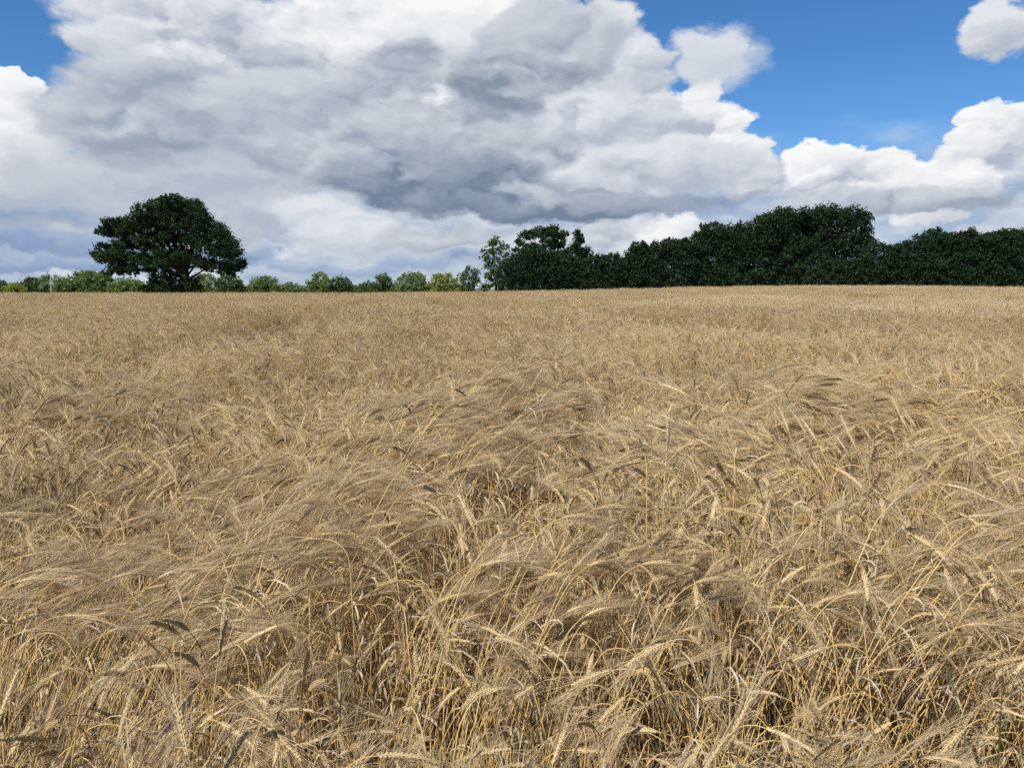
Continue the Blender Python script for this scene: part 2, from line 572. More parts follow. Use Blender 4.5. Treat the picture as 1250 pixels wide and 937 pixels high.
# ------------------------------------------------------------------ ground
def build_ground():
    ys = np.concatenate([np.linspace(-40, 0, 9)[:-1], np.linspace(0, 130, 66)[:-1], np.linspace(130, 420, 30)[:-1],
                         np.geomspace(420, 4500, 14)])
    xs = np.concatenate([-np.geomspace(160, 4500, 12)[::-1], np.linspace(-150, 150, 76), np.geomspace(160, 4500, 12)])
    XX, YY = np.meshgrid(xs, ys)
    ZZ = ground_z(XX, YY)
    V = np.stack([XX, YY, ZZ], -1).reshape(-1, 3)
    w = len(xs)
    i, j = np.meshgrid(np.arange(w - 1), np.arange(len(ys) - 1))
    a = (j * w + i).ravel()
    T = np.concatenate([np.stack([a, a + 1, a + w + 1], -1), np.stack([a, a + w + 1, a + w], -1)])
    m, g = new_mat('ground_soil_and_grass')
    geo = g.n('ShaderNodeNewGeometry').outputs['Position']
    sp = g.n('ShaderNodeSeparateXYZ')
    g.put(sp.inputs[0], geo)
    n1 = g.noise(geo, 3.0, 6, 0.65)
    n2 = g.noise(geo, 45.0, 5, 0.7)
    n3 = g.noise(geo, 0.02, 4, 0.5)
    soil = g.mix(n2, (0.055, 0.038, 0.024), (0.17, 0.125, 0.075))
    soil = g.mix(g.smooth(n1, 0.5, 0.75), soil, (0.25, 0.19, 0.11))
    grass = g.mix(n1, (0.05, 0.075, 0.022), (0.13, 0.14, 0.05))
    grass = g.mix(g.smooth(n3, 0.4, 0.65), grass, (0.16, 0.15, 0.06))
    c = g.mix(g.smooth(sp.outputs[1], FIELD_END + 0.5, FIELD_END + 2.0), soil, grass)
    p = g.n('ShaderNodeBsdfPrincipled')
    g.put(p.inputs['Base Color'], c)
    p.inputs['Roughness'].default_value = 0.95
    bm = g.n('ShaderNodeBump')
    bm.inputs['Strength'].default_value = 0.7
    bm.inputs['Distance'].default_value = 0.03
    g.put(bm.inputs['Height'], n2)
    g.put(p.inputs['Normal'], bm.outputs[0])
    o = g.n('ShaderNodeOutputMaterial')
    g.put(o.inputs[0], p.outputs[0])
    ob = link('ground', mesh_from('ground', V, T, [m]))
    tag(ob, 'bare brown soil under the crop running on into far grassland', 'ground', kind='structure')


build_ground()


# ------------------------------------------------------------------ barley
def frames(path):
    """tangent, side and normal vectors along a polyline"""
    t = np.gradient(path, axis=0)
    t /= np.linalg.norm(t, axis=1)[:, None] + 1e-9
    side = np.cross(t, np.array([0.02, 1.0, 0.03]))
    side /= np.linalg.norm(side, axis=1)[:, None] + 1e-9
    nor = np.cross(side, t)
    return t, side, nor


class Acc:
    def __init__(s):
        s.V, s.T, s.n = [], [], 0

    def add(s, V, T):
        s.V.append(np.asarray(V, float))
        s.T.append(np.asarray(T, int) + s.n)
        s.n += len(V)

    def get(s):
        if not s.V:
            return np.zeros((0, 3)), np.zeros((0, 3), int)
        return np.concatenate(s.V), np.concatenate(s.T)


def tube(path, rad, sides):
    n = len(path)
    t, a, b = frames(path)
    ang = np.arange(sides) * 2 * PI / sides
    V = (path[:, None, :] + rad[:, None, None] * (np.cos(ang)[None, :, None] * a[:, None, :] + np.sin(ang)[None, :, None] * b[:, None, :])).reshape(-1, 3)
    T = []
    for i in range(n - 1):
        for k in range(sides):
            p, q = i * sides + k, i * sides + (k + 1) % sides
            T += [(p, q, q + sides), (p, q + sides, p + sides)]
    return V, np.array(T)


def ribbon(path, wid, wdir):
    n = len(path)
    V = np.empty((2 * n, 3))
    V[0::2] = path - wdir * wid[:, None]
    V[1::2] = path + wdir * wid[:, None]
    T = []
    for i in range(n - 1):
        a = 2 * i
        T += [(a, a + 1, a + 3), (a, a + 3, a + 2)]
    return V, np.array(T)


OCT = np.array([(0, 2, 4), (2, 1, 4), (1, 3, 4), (3, 0, 4), (2, 0, 5), (1, 2, 5), (3, 1, 5), (0, 3, 5)])


def stalk(r, lean, nod, L=0.80, detail=2, beard=1):
    """one barley stalk that leans towards +X. lean: angle of the straw at the neck, nod: angle of the ear
    (degrees from upright). detail 2 near, 1 middle, 0 far"""
    ns = (12, 6, 4)[2 - detail]
    neck = 0.10
    base_l = L - neck
    s = np.linspace(0, 1, ns)
    th0, th1 = math.radians(lean * r.uniform(0.15, 0.55)), math.radians(lean)
    th = th0 + (th1 - th0) * s ** 1.5
    wob = r.normal(0, 0.05, 2)
    dirs = np.stack([np.sin(th), wob[0] * s + wob[1] * s * s, np.cos(th)], -1)
    ds = base_l / (ns - 1)
    pts = np.concatenate([[np.zeros(3)], np.cumsum((dirs[:-1] + dirs[1:]) / 2 * ds, axis=0)])
    nn = (6, 4, 3)[2 - detail]
    s2 = np.linspace(0, 1, nn)[1:]
    thn = math.radians(nod)
    th2 = th1 + (thn - th1) * s2 ** 1.1
    d2 = np.stack([np.sin(th2), np.full(len(s2), wob[0] + wob[1]), np.cos(th2)], -1)
    npts = pts[-1] + np.cumsum(d2 * neck / (nn - 1), axis=0)
    path = np.concatenate([pts, npts])
    rad = np.linspace(0.0021, 0.0011, len(path)) * (1.0, 1.1, 1.25)[2 - detail]
    out = {}
    A = Acc()
    A.add(*tube(path, rad, (4, 3, 3)[2 - detail]))
    out['stem'] = A.get()

    # ear: carries on from the neck and droops a little further
    eL = r.uniform(0.070, 0.102)
    ng = (13, 6, 3)[2 - detail]
    se = np.linspace(0, 1, ng + 1)
    the = thn + math.radians(r.uniform(12, 50)) * se
    y0 = wob[0] + wob[1]
    de = np.stack([np.sin(the), np.full(ng + 1, y0), np.cos(the)], -1)
    epts = path[-1] + np.concatenate([[np.zeros(3)], np.cumsum(de[:-1] * eL / ng, axis=0)])
    t, a, b = frames(epts)
    roll = r.uniform(0, PI)
    rowd = math.cos(roll) * a + math.sin(roll) * b
    flatd = -math.sin(roll) * a + math.cos(roll) * b
    E, W = Acc(), Acc()
    awL = r.uniform(0.10, 0.15) * (1.0, 1.0, 1.12, 1.35)[beard]
    curl = r.normal(0, 0.18, 3)
    if detail == 2:                                     # the rachis keeps the two rows together
        E.add(*tube(epts, np.full(len(epts), 0.0021), 4))
    for i in range(ng):
        for sd in (-1, 1):
            c = epts[i] + t[i] * eL / ng * (0.25 if sd > 0 else 0.75)
            u = t[i] + rowd[i] * sd * r.uniform(0.14, 0.34)
            u /= np.linalg.norm(u)
            v = np.cross(flatd[i], u)
            k = (0.75 + 0.25 * math.sin(PI * min(1, (i + 1.5) / ng))) * r.uniform(0.82, 1.12)
            gl = (0.0068, 0.0112, 0.018)[2 - detail] * k
            gw = (0.0025, 0.0028, 0.0034)[2 - detail] * k
            o = c + rowd[i] * sd * 0.0030 + r.normal(0, 0.0005, 3)
            w2 = flatd[i] * gw * 1.05
            E.add(np.array([o + v * gw, o - v * gw, o + w2, o - w2, o + u * gl * 1.15, o - u * gl * 0.85]), OCT)
            # the beard
            na = (beard, 2, 2)[2 - detail]
            for q in range(na):
                f = i / max(1, ng - 1)
                sp = 0.20 + 0.14 * (1 - f)
                dv = t[i] + rowd[i] * (sd * sp * r.uniform(0.4, 1.2)) + flatd[i] * r.normal(0, 0.10) + r.normal(0, 0.03, 3)
                dv /= np.linalg.norm(dv)
                ln = awL * r.uniform(0.8, 1.1) * (0.85 + 0.15 * (1 - f))
                p0 = o + u * gl
                mid_ = p0 + dv * ln * 0.5
                tip = p0 + dv * ln + (curl + r.normal(0, 0.06, 3)) * ln * 0.22 + np.array([0, 0, -0.06 * ln])
                wd = np.cross(dv, r.normal(0, 1, 3))
                wd /= np.linalg.norm(wd) + 1e-9
                ww = (0.00046, 0.0007, 0.0011)[2 - detail]
                if detail > 0:
                    W.add(np.array([p0 - wd * ww, p0 + wd * ww, mid_ - wd * ww * 0.8, mid_ + wd * ww * 0.8, tip]),
                          np.array([(0, 1, 3), (0, 3, 2), (2, 3, 4)]))
                else:
                    W.add(np.array([p0 - wd * ww, p0 + wd * ww, tip]), np.array([(0, 1, 2)]))
    out['ear'] = E.get()
    out['awns'] = W.get()

    # dead leaves: bleached, drooping, twisted
    out['leaves'] = []
    for k in range((3, 2, 1)[2 - detail] if r.random() < 0.9 else 0):
        s0 = r.uniform(0.6, 0.98) if k == 0 else r.uniform(0.25, 0.85)
        i0 = min(len(pts) - 2, int(s0 * (len(pts) - 1)))
        p0 = pts[i0]
        yaw = r.uniform(0, 2 * PI)
        h = np.array([math.cos(yaw), math.sin(yaw), 0])
        ln = r.uniform(0.07, 0.19)
        m_ = (6, 4, 3)[2 - detail]
        q = np.linspace(0, 1, m_)
        up, drop = r.uniform(0.2, 1.3), r.uniform(1.2, 4.6)
        an = up - drop * q
        dd = np.cos(an)[:, None] * h + np.sin(an)[:, None] * np.array([0, 0, 1.0])
        lp = p0 + np.concatenate([[np.zeros(3)], np.cumsum(dd[:-1] * ln / (m_ - 1), axis=0)])
        wv = np.cross(h, [0, 0, 1.0])
        tw = r.uniform(-5.0, 5.0) * q + r.uniform(0, 3)
        nv = np.cross(dd, wv)
        wdir = np.cos(tw)[:, None] * wv + np.sin(tw)[:, None] * nv
        wid = (np.sin(np.clip(q * 0.86 + 0.14, 0, 1) * PI) ** 0.7) * r.uniform(0.0012, 0.0034) + 0.0003
        out['leaves'].append(ribbon(lp, wid, wdir))
    F = Acc()
    for V, T in out['leaves']:
        F.add(V, T)
    out['leaf'] = F.get()
    return out


ORDER = ('stem', 'ear', 'awns', 'leaf')


def joined(parts_list, name, mats, tones):
    """several stalks put into one crop patch mesh"""
    VV, TT, MI, TN, n = [], [], [], [], 0
    for parts, tn in zip(parts_list, tones):
        for mi, k in enumerate(ORDER):
            V, T = parts[k]
            if len(V) == 0:
                continue
            VV.append(V)
            TT.append(T + n)
            MI.append(np.full(len(T), mi))
            TN.append(np.full(len(V), tn))
            n += len(V)
    return mesh_from(name, np.concatenate(VV), np.concatenate(TT), mats, np.concatenate(MI), np.concatenate(TN))


def rotz(V, a):
    c, s = math.cos(a), math.sin(a)
    return np.stack([V[:, 0] * c - V[:, 1] * s, V[:, 0] * s + V[:, 1] * c, V[:, 2]], -1)


# lean classes: straw angle and ear angle (degrees)
CLASSES = [((2, 13), (78, 160)), ((13, 32), (80, 145)), ((38, 60), (85, 125)), ((66, 82), (84, 108)), ((30, 48), (66, 98))]
PROTO = {}
STRAW = [M_STEM, M_EAR, M_AWN, M_LEAF]
GREENISH = [M_STEM, M_GREEN, M_GREEN, M_LEAF]
lib = bpy.data.collections.new('barley_patterns')
LIBN = []


def lib_add(me):
    o = bpy.data.objects.new('pattern_%03d' % len(LIBN), me)
    lib.objects.link(o)
    LIBN.append(o)
    return len(LIBN) - 1


NEAR, MIDL, FARL = {}, {}, {}
rp = np.random.default_rng(3)
for ci, (le, no) in enumerate(CLASSES):
    NEAR[ci] = []
    for v in range(8):
        nod = rp.uniform(*no)
        if ci < 2 and v % 5 == 0:
            nod = rp.uniform(25, 75)
        parts = stalk(rp, rp.uniform(*le), nod, rp.uniform(0.66, 0.92) * (1.12 if ci >= 2 else 1.0), 2, (1, 1, 2, 2, 3)[ci])
        green = (v == 7 and ci in (1, 2))
        mats = GREENISH if green else STRAW
        idx = lib_add(joined([parts], 'barley_stalk_near', mats, [rp.random()]))
        NEAR[ci].append((idx, parts, mats, green))
    if ci == 4:                          # silky tufts are told apart only close by
        continue
    for store, n_, det, half, cnt in ((MIDL, 4, 1, 0.19, 34), (FARL, 4, 0, 0.42, 90)):
        store[ci] = []
        for v in range(n_):
            pl_, tn_ = [], []
            for k in range(cnt):
                pp = stalk(rp, rp.uniform(*le), (rp.uniform(*no) if rp.random() < 0.75 else rp.uniform(25, 80)), rp.uniform(0.62, 0.92), det)
                a = rp.normal(0, 0.9 if ci == 0 else 0.45)
                off = np.array([rp.uniform(-half, half), rp.uniform(-half, half), 0])
                pl_.append({q: (rotz(V, a) + off if len(V) else V, T) for q, (V, T) in ((q, pp[q]) for q in ORDER)})
                tn_.append(rp.uniform(0.1, 0.9) if det else rp.uniform(0.3, 0.7))
            store[ci].append(lib_add(joined(pl_, 'barley_patch', STRAW, tn_)))


SWATHS = ((-1.15, 2.05, 0.6, 0.6, 2.6, 0.8), (-0.95, 2.9, 0.70, 0.6, 2.6, 0.7), (-0.7, 4.0, 0.8, 0.45, 2.4, 0.45),
          (-0.10, 1.75, 0.36, 0.26, 2.4, 0.45), (0.85, 1.80, 0.65, 0.28, 2.6, 0.15),
          (-2.6, 4.2, 0.5, 0.4, 2.3, 1.2), (2.4, 4.2, 0.5, 0.4, 2.3, 2.7), (1.1, 3.1, 0.45, 0.3, 2.4, 2.2))


def tufted(x, y):
    """where the crop is swept over into tufts of combed awns"""
    w, head = np.zeros(np.shape(x)), np.zeros(np.shape(x))
    for (cx, cy, rx, ry, amt, hd) in SWATHS:
        wi = np.exp(-((x - cx) / rx) ** 2 - ((y - cy) / ry) ** 2)
        head = np.where(wi > w, hd, head)
        w = np.maximum(w, wi)
    return w, head + 0.9 * (value_noise(x, y, 0.9, 97) - 0.5)


def lodging(x, y):
    """how far the crop is laid (0 upright .. 3 flat) and the heading it leans to"""
    n = fbm2(x, y, 0.55, 21, 3) * 0.65 + fbm2(x, y, 0.16, 31, 2) * 0.35
    k = (n - 0.43) / 0.20 * 3.0
    head = 2 * PI * fbm2(x, y, 0.22, 41, 2) * 1.6 - 0.6
    # swaths the photograph shows laid over towards the upper right
    for (cx, cy, rx, ry, amt, hd) in SWATHS + ((-4.2, 8.6, 1.8, 1.2, 2.9, 0.1), (-5.4, 18.0, 1.0, 2.6, 2.9, 0.4),
                                               (0.25, 2.6, 0.5, 0.45, 0.2, 0.5), (1.9, 3.3, 0.6, 0.6, 0.3, 0.9), (-1.9, 2.6, 0.35, 0.6, 0.3, 0.6)):
        w = np.exp(-((x - cx) / rx) ** 2 - ((y - cy) / ry) ** 2)
        k = k * (1 - w) + amt * w
        head = head * (1 - w) + hd * w
    return np.clip(k, 0, 3.4), head


def tram(x, y):
    """how far a point lies from the wheel tracks, in units of the track's half width"""
    best = np.full(np.shape(x), 9.0)
    for px_, py_, dx_, dy_, t0, t1, wd in ((7.6, 11.4, -2.5, 5.2, -9, 11.0, 1.0),
                                           (27.0, 40.0, -2.5, 5.2, -30, 40.0, 1.5), (17.0, 24.0, -2.5, 5.2, -20, 20.0, 1.0),
                                           (-4.0, 9.0, -1.3, 9.4, 1.0, 40.0, 0.55)):
        ln = math.hypot(dx_, dy_)
        dx, dy = dx_ / ln, dy_ / ln
        c = np.abs((x - px_) * -dy + (y - py_) * dx) / wd
        t2 = (x - px_) * dx + (y - py_) * dy
        best = np.where((t2 < t1) & (t2 > t0), np.minimum(best, c), best)
    return best


def scatter(y0, y1, dens, margin, seed):
    r = np.random.default_rng(seed)
    wmax = 0.70 * y1 + margin
    n = int(dens * (y1 - y0) * 2 * wmax)
    y = r.uniform(y0, y1, n)
    x = r.uniform(-wmax, wmax, n)
    k = np.abs(x) < 0.70 * y + margin
    x, y = x[k], y[k]
    k = (tram(x, y) > 1.0) & ~((value_noise(x, y, 1.7, 91) > 0.84) & (r.random(len(x)) < 0.85) & (y < 24))
    return x[k], y[k], r


def ripe_and_sun(x, y):
    """the stand is painted paler on the right as if sunlit, with drier streaks along the drill rows"""
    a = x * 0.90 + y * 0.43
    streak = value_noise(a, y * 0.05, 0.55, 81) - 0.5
    side = sstep(x / (np.abs(y) + 1.0), -0.15, 0.45)  # sun patch over the right of the field, put into the crop colour
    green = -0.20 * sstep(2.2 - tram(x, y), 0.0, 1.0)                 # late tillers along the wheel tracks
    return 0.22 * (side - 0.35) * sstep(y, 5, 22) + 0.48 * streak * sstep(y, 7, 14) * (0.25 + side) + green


PT, ROT, SCL, IDX, RIPE_SUN = [], [], [], [], []
near_list = []
for (y0, y1, dens, margin, store, seed) in ((0.78, 6.2, 430, 1.0, NEAR, 71), (6.0, 24, 13.0, 1.8, MIDL, 72), (23.4, FIELD_END, 2.3, 5.0, FARL, 73)):
    x, y, r = scatter(y0, y1, dens, margin, seed)
    k, head = lodging(x, y)
    cls = np.clip(np.floor(k + r.normal(0, 0.28, len(x))), 0, 3).astype(int)
    if store is NEAR:
        clump = value_noise(x, y, 2.6, 95)
        tw, thd = tufted(x, y)
        cls = np.where((tw * (0.55 + 0.9 * clump) > 0.52) & (r.random(len(x)) < 0.75), 4, cls)
        head = np.where(cls == 4, thd, head)
    spread = np.choose(cls, [1.2, 0.5, 0.26, 0.22, 0.20])
    yaw = head + r.normal(0, 1, len(x)) * spread
    hs = (0.72 + 0.50 * fbm2(x, y, 0.9, 51, 2)) * r.normal(1, 0.06 if store is NEAR else 0.03, len(x))
    z = ground_z(x, y) - 0.004
    pick = r.integers(0, 1000, len(x))
    RIPE_SUN.append(ripe_and_sun(x, y))
    tilt = r.normal(0, 0.06, (len(x), 2))
    if store is not NEAR:
        tilt *= 0.3
    green_keep = r.random(len(x)) < 0.12
    for i in range(len(x)):
        ch = store[cls[i]]
        if store is NEAR:
            q = pick[i] % 8
            if ch[q][3] and not green_keep[i]:
                q = pick[i] // 8 % 7
            idx = ch[q][0]
            near_list.append((x[i], y[i], z[i], yaw[i], tilt[i], hs[i], cls[i], q))
        else:
            idx = ch[pick[i] % len(ch)]
        PT.append((x[i], y[i], z[i]))
        ROT.append((tilt[i][0], tilt[i][1], yaw[i]))
        SCL.append(hs[i])
        IDX.append(idx)
PT, ROT, SCL, IDX, RIPE_SUN = np.array(PT), np.array(ROT), np.array(SCL), np.array(IDX), np.concatenate(RIPE_SUN)

# the 300 stalks whose ears show largest stand as things of their own
scores = []
Rc = np.array(camera.rotation_euler.to_matrix())
for i, (x, y, z, yaw, tl, h, c, q) in enumerate(near_list):
    V = NEAR[c][q][1]['ear'][0]
    ctr = V.mean(0) * h
    p = np.array([x + ctr[0] * math.cos(yaw) - ctr[1] * math.sin(yaw), y + ctr[0] * math.sin(yaw) + ctr[1] * math.cos(yaw), z + ctr[2] - EYE])
    cs = Rc.T @ p
    if -cs[2] < 0.3:
        continue
    u, v = cs[0] / -cs[2] * FPX + 625, 468.5 - cs[1] / -cs[2] * FPX
    if 0 < u < 1250 and 0 < v < 930:
        scores.append((-cs[2] - 0.8 * (z + ctr[2]), i, u, v))          # near and high in the crop
scores.sort()
chosen = scores[:300]
keep = np.ones(len(PT), bool)
KIND = ['upright ripe barley stalk, nodding bearded ear', 'leaning ripe barley stalk, hanging bearded ear',
        'arched barley stalk bent well over, bearded', 'flattened barley stalk lying almost level, bearded',
        'swept-over barley stalk with long silky awns']
part_mesh = {}
COLS = ['far left', 'left', 'left of centre', 'centre', 'right of centre', 'right', 'far right']
for (_, i, u, v) in chosen:
    x, y, z, yaw, tl, h, c, q = near_list[i]
    keep[i] = False
    _, parts, mats, green = NEAR[c][q]
    if (c, q) not in part_mesh:
        pm = {}
        for mi, k in enumerate(ORDER[:3]):
            V, T = parts[k]
            if len(V):
                pm[k] = mesh_from('barley_' + k, V, T, [mats[mi]], None, np.full(len(V), (c * 8 + q) * 0.137 % 1.0))
        pm['leaves'] = [mesh_from('barley_leaf', V, T, [mats[3]], None, np.full(len(V), (c * 8 + q + 3 * j_) * 0.217 % 1.0))
                        for j_, (V, T) in enumerate(parts['leaves'])]
        part_mesh[(c, q)] = pm
    pm = part_mesh[(c, q)]
    root = empty('barley_stalk', (x, y, z), (tl[0], tl[1], yaw))
    root.scale = (h, h, h)
    row = 'along the bottom edge' if v > 840 else ('just above the bottom edge' if v > 730 else 'in the lower field')
    lab = KIND[c].replace('ripe', 'greenish') if green else KIND[c]
    if green and 'greenish' not in lab:
        lab = lab.replace('barley', 'greenish barley')
    tag(root, lab + ' ' + row + ', ' + COLS[int(min(6, u / 1250 * 7))], 'barley stalk',
        'barley stalks of the nearest rows')
    link('stem', pm['stem'], root)
    ear = link('ear', pm['ear'], root)
    link('awns', pm['awns'], ear)
    for lm_ in pm['leaves']:
        link('leaf', lm_, root)

PT, ROT, SCL, IDX, RIPE_SUN = PT[keep], ROT[keep], SCL[keep], IDX[keep], RIPE_SUN[keep]
me = bpy.data.meshes.new('barley_crop')
me.vertices.add(len(PT))
me.vertices.foreach_set('co', PT.astype(np.float32).ravel())
for nm, ty, arr in (('rot', 'FLOAT_VECTOR', ROT), ('scl', 'FLOAT', SCL), ('ripe', 'FLOAT', RIPE_SUN), ('idx', 'INT', IDX)):
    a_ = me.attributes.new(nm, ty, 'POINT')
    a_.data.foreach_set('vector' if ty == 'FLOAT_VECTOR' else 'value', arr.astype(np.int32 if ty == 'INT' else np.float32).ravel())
crop = link('barley_crop', me)
tag(crop, 'ripe tan barley crop filling the whole field behind the nearest stalks', 'barley', kind='stuff')

ng = bpy.data.node_groups.new('plant_barley', 'GeometryNodeTree')
ng.interface.new_socket('Geometry', in_out='INPUT', socket_type='NodeSocketGeometry')
ng.interface.new_socket('Geometry', in_out='OUTPUT', socket_type='NodeSocketGeometry')
N, L = ng.nodes.new, ng.links.new
gi, go = N('NodeGroupInput'), N('NodeGroupOutput')
iop = N('GeometryNodeInstanceOnPoints')
cinf = N('GeometryNodeCollectionInfo')
cinf.inputs['Collection'].default_value = lib
cinf.inputs['Separate Children'].default_value = True
cinf.inputs['Reset Children'].default_value = True


def named(nm, ty):
    nd = N('GeometryNodeInputNamedAttribute')
    nd.data_type = ty
    nd.inputs['Name'].default_value = nm
    return nd.outputs['Attribute']


e2r = N('FunctionNodeEulerToRotation')
L(named('rot', 'FLOAT_VECTOR'), e2r.inputs[0])
L(gi.outputs[0], iop.inputs['Points'])
L(cinf.outputs[0], iop.inputs['Instance'])
iop.inputs['Pick Instance'].default_value = True
L(named('idx', 'INT'), iop.inputs['Instance Index'])
L(e2r.outputs[0], iop.inputs['Rotation'])
L(named('scl', 'FLOAT'), iop.inputs['Scale'])
L(iop.outputs[0], go.inputs[0])
md = crop.modifiers.new('plant_barley', 'NODES')
md.node_group = ng


# ------------------------------------------------------------------ trees
def limb(A, p0, p1, r0, r1, r, sag=0.08, n=5, sides=6):
    p0, p1 = np.asarray(p0, float), np.asarray(p1, float)
    ln = np.linalg.norm(p1 - p0)
    s = np.linspace(0, 1, n)
    k = r.normal(0, sag * ln, 3)
    path = p0 + (p1 - p0) * s[:, None] + np.sin(s * PI)[:, None] * k
    t = np.gradient(path, axis=0)
    t /= np.linalg.norm(t, axis=1)[:, None] + 1e-9
    ref = np.array([0.31, 0.87, 0.21]) if abs(t[0][2]) > 0.5 else np.array([0.1, 0.2, 1.0])
    a = np.cross(t, ref)
    a /= np.linalg.norm(a, axis=1)[:, None] + 1e-9
    b = np.cross(a, t)
    rad = r0 + (r1 - r0) * s
    ang = np.arange(sides) * 2 * PI / sides
    V = (path[:, None, :] + rad[:, None, None] * (np.cos(ang)[None, :, None] * a[:, None, :] + np.sin(ang)[None, :, None] * b[:, None, :])).reshape(-1, 3)
    T = []
    for i in range(n - 1):
        for q in range(sides):
            u, v = i * sides + q, i * sides + (q + 1) % sides
            T += [(u, v, v + sides), (u, v + sides, u + sides)]
    A.add(V, np.array(T))
    return path


def leaves(centres, radii, counts, size, r, up=0.0):
    """leaf sprays through uneven lumps: each lump breaks into twigs' ends, each end into leaves"""
    P, N_ = [], []
    for c, rr, n in zip(centres, radii, counts):
        nsub = max(6, int(n / 14))
        d = r.normal(0, 1, (nsub, 3))
        d /= np.linalg.norm(d, axis=1)[:, None]
        sub = c + d * rr * (r.uniform(0.25, 1.0, (nsub, 1)) ** 0.55)
        which = r.integers(0, nsub, n)
        sg = 0.17 * min(rr) + 0.07
        P.append(sub[which] + r.normal(0, sg, (n, 3)))
    P = np.concatenate(P)
    n = len(P)
    u = r.normal(0, 1, (n, 3))
    u /= np.linalg.norm(u, axis=1)[:, None]
    w = np.cross(u, r.normal(0, 1, (n, 3)))
    w /= np.linalg.norm(w, axis=1)[:, None]
    sz = size * r.uniform(0.55, 1.35, (n, 1))
    u, w = u * sz, w * sz * r.uniform(0.45, 0.8, (n, 1))
    fold = np.cross(u, w) / sz * r.uniform(-0.35, 0.35, (n, 1))
    V = np.stack([P - u, P + w + fold, P + u, P - w + fold], 1).reshape(-1, 3)
    a = np.arange(n) * 4
    T = np.concatenate([np.stack([a, a + 1, a + 2], -1), np.stack([a, a + 2, a + 3], -1)])
    tone = np.repeat(np.clip(r.normal(0.45, 0.2, n), 0, 1), 4)
    return V, T, tone


def tree(name, label, cat, dist, lobes, base_px, trunk_r, mat, bark, seed, group=None, size=0.2, dens=60.0, depth=1.0,
         fork=0.35, stems=1, layers=2, fill=0.9):
    """lobes: (px, py, rx, ry) masses of the crown as the photograph shows them, turned into metres at `dist`;
    the crown gets its depth by repeating the masses through a rounded volume"""
    r = np.random.default_rng(seed)
    x0 = at(base_px, HOR, dist)[0]
    z0 = float(ground_z(x0, dist))
    pxm = dist / FPX
    L3, R3, NN = [], [], []
    xs = np.array([at(l[0], l[1], dist)[0] for l in lobes])
    cx, hw = (xs.max() + xs.min()) / 2, (xs.max() - xs.min()) / 2 + 0.6
    for l in lobes:
        p = at(l[0], l[1], dist)
        rx, rz = l[2] * pxm * fill, l[3] * pxm * fill
        dy = depth * hw * math.sqrt(max(0.06, 1 - min(1, abs((p[0] - cx) / (hw + 0.01))) ** 2))
        for k in range(layers):
            f = (k + 0.5) / layers * 2 - 1 if layers > 1 else 0
            yy = dy * (f * 0.8 + r.normal(0, 0.10))
            ry = max(min(rx, rz), dy / layers * 0.75)
            ry = min(ry, 1.6 * max(rx, rz))
            L3.append(np.array([p[0] - x0 + r.normal(0, 0.12 * rx), yy, p[2] - z0 + r.normal(0, 0.08 * rz)]))
            R3.append(np.array([rx, ry, rz]))
            NN.append(int(np.clip(dens * (rx * rz * 1.3 + ry * max(rx, rz) * 0.5), 30, 4000)))
    root = empty(name, (x0, dist, z0))
    tag(root, label, cat, group)
    top = max(c[2] + q[2] for c, q in zip(L3, R3))
    B = Acc()
    for s_ in range(stems):
        bx = 0.0 if stems == 1 else r.uniform(-0.7, 0.7) * hw
        bx2 = bx + r.normal(0, 0.25)
        fz = top * fork * r.uniform(0.85, 1.1)
        foot = np.array([bx, r.normal(0, 0.3) if stems > 1 else 0, -0.15])
        fk = np.array([bx2, foot[1], fz])
        tr = trunk_r * (1 if stems == 1 else r.uniform(0.5, 1.0))
        limb(B, foot, foot + np.array([0, 0, 0.7]), tr * 1.5, tr * 1.05, r, 0.0, 4, 8)
        pth = limb(B, foot + np.array([0, 0, 0.68]), fk, tr * 1.05, tr * 0.8, r, 0.03, 5, 8)
        for j in r.permutation(len(L3))[: max(3, min(22, len(L3) // stems))]:
            st = pth[r.integers(2, 5)]
            mid = st + (L3[j] - st) * 0.5 + np.array([0, 0, 0.12 * np.linalg.norm(L3[j] - st)])
            rr_ = tr * r.uniform(0.22, 0.48)
            limb(B, st, mid, rr_, rr_ * 0.6, r, 0.06, 4, 5)
            limb(B, mid, L3[j], rr_ * 0.6, rr_ * 0.18, r, 0.08, 4, 4)
            for q in range(2):
                d = r.normal(0, 0.6, 3) * R3[j]
                limb(B, L3[j] * 0.8 + mid * 0.2, L3[j] + d, rr_ * 0.25, 0.015, r, 0.08, 3, 3)
    V, T = B.get()
    link('trunk', mesh_from('trunk', V, T, [bark]), root)
    V, T, tn = leaves(L3, R3, NN, size, r)
    k = V[:, 2] > -0.05
    V[:, 2] = np.maximum(V[:, 2], 0.02)
    link('crown', mesh_from('crown', V, T, [mat], None, tn, smooth=False), root)
    return root


def fill_lobes(outline, base, r0, r, per=1.0, round_=True):
    """crown masses under a skyline given as (px, top) points: heads along the top, fill below"""
    o = np.array(outline, float)
    xa, xb = o[0, 0], o[-1, 0]
    out = []
    step = r0 * 0.95
    x = xa + r0 * 0.5
    while x < xb:
        y = np.interp(x, o[:, 0], o[:, 1])
        rr = r0 * r.uniform(0.65, 1.15)
        out.append((x, y + rr * 0.9, rr, rr * r.uniform(0.8, 1.05)))
        yy = y + rr * 2.0
        while yy < base + 2:
            rr = r0 * r.uniform(1.0, 1.45)
            out.append((x + r.normal(0, r0 * 0.4), yy + r.normal(0, r0 * 0.2), rr, rr * 0.9))
            yy += rr * 1.0 / per
        x += step * r.uniform(0.8, 1.15)
    return out


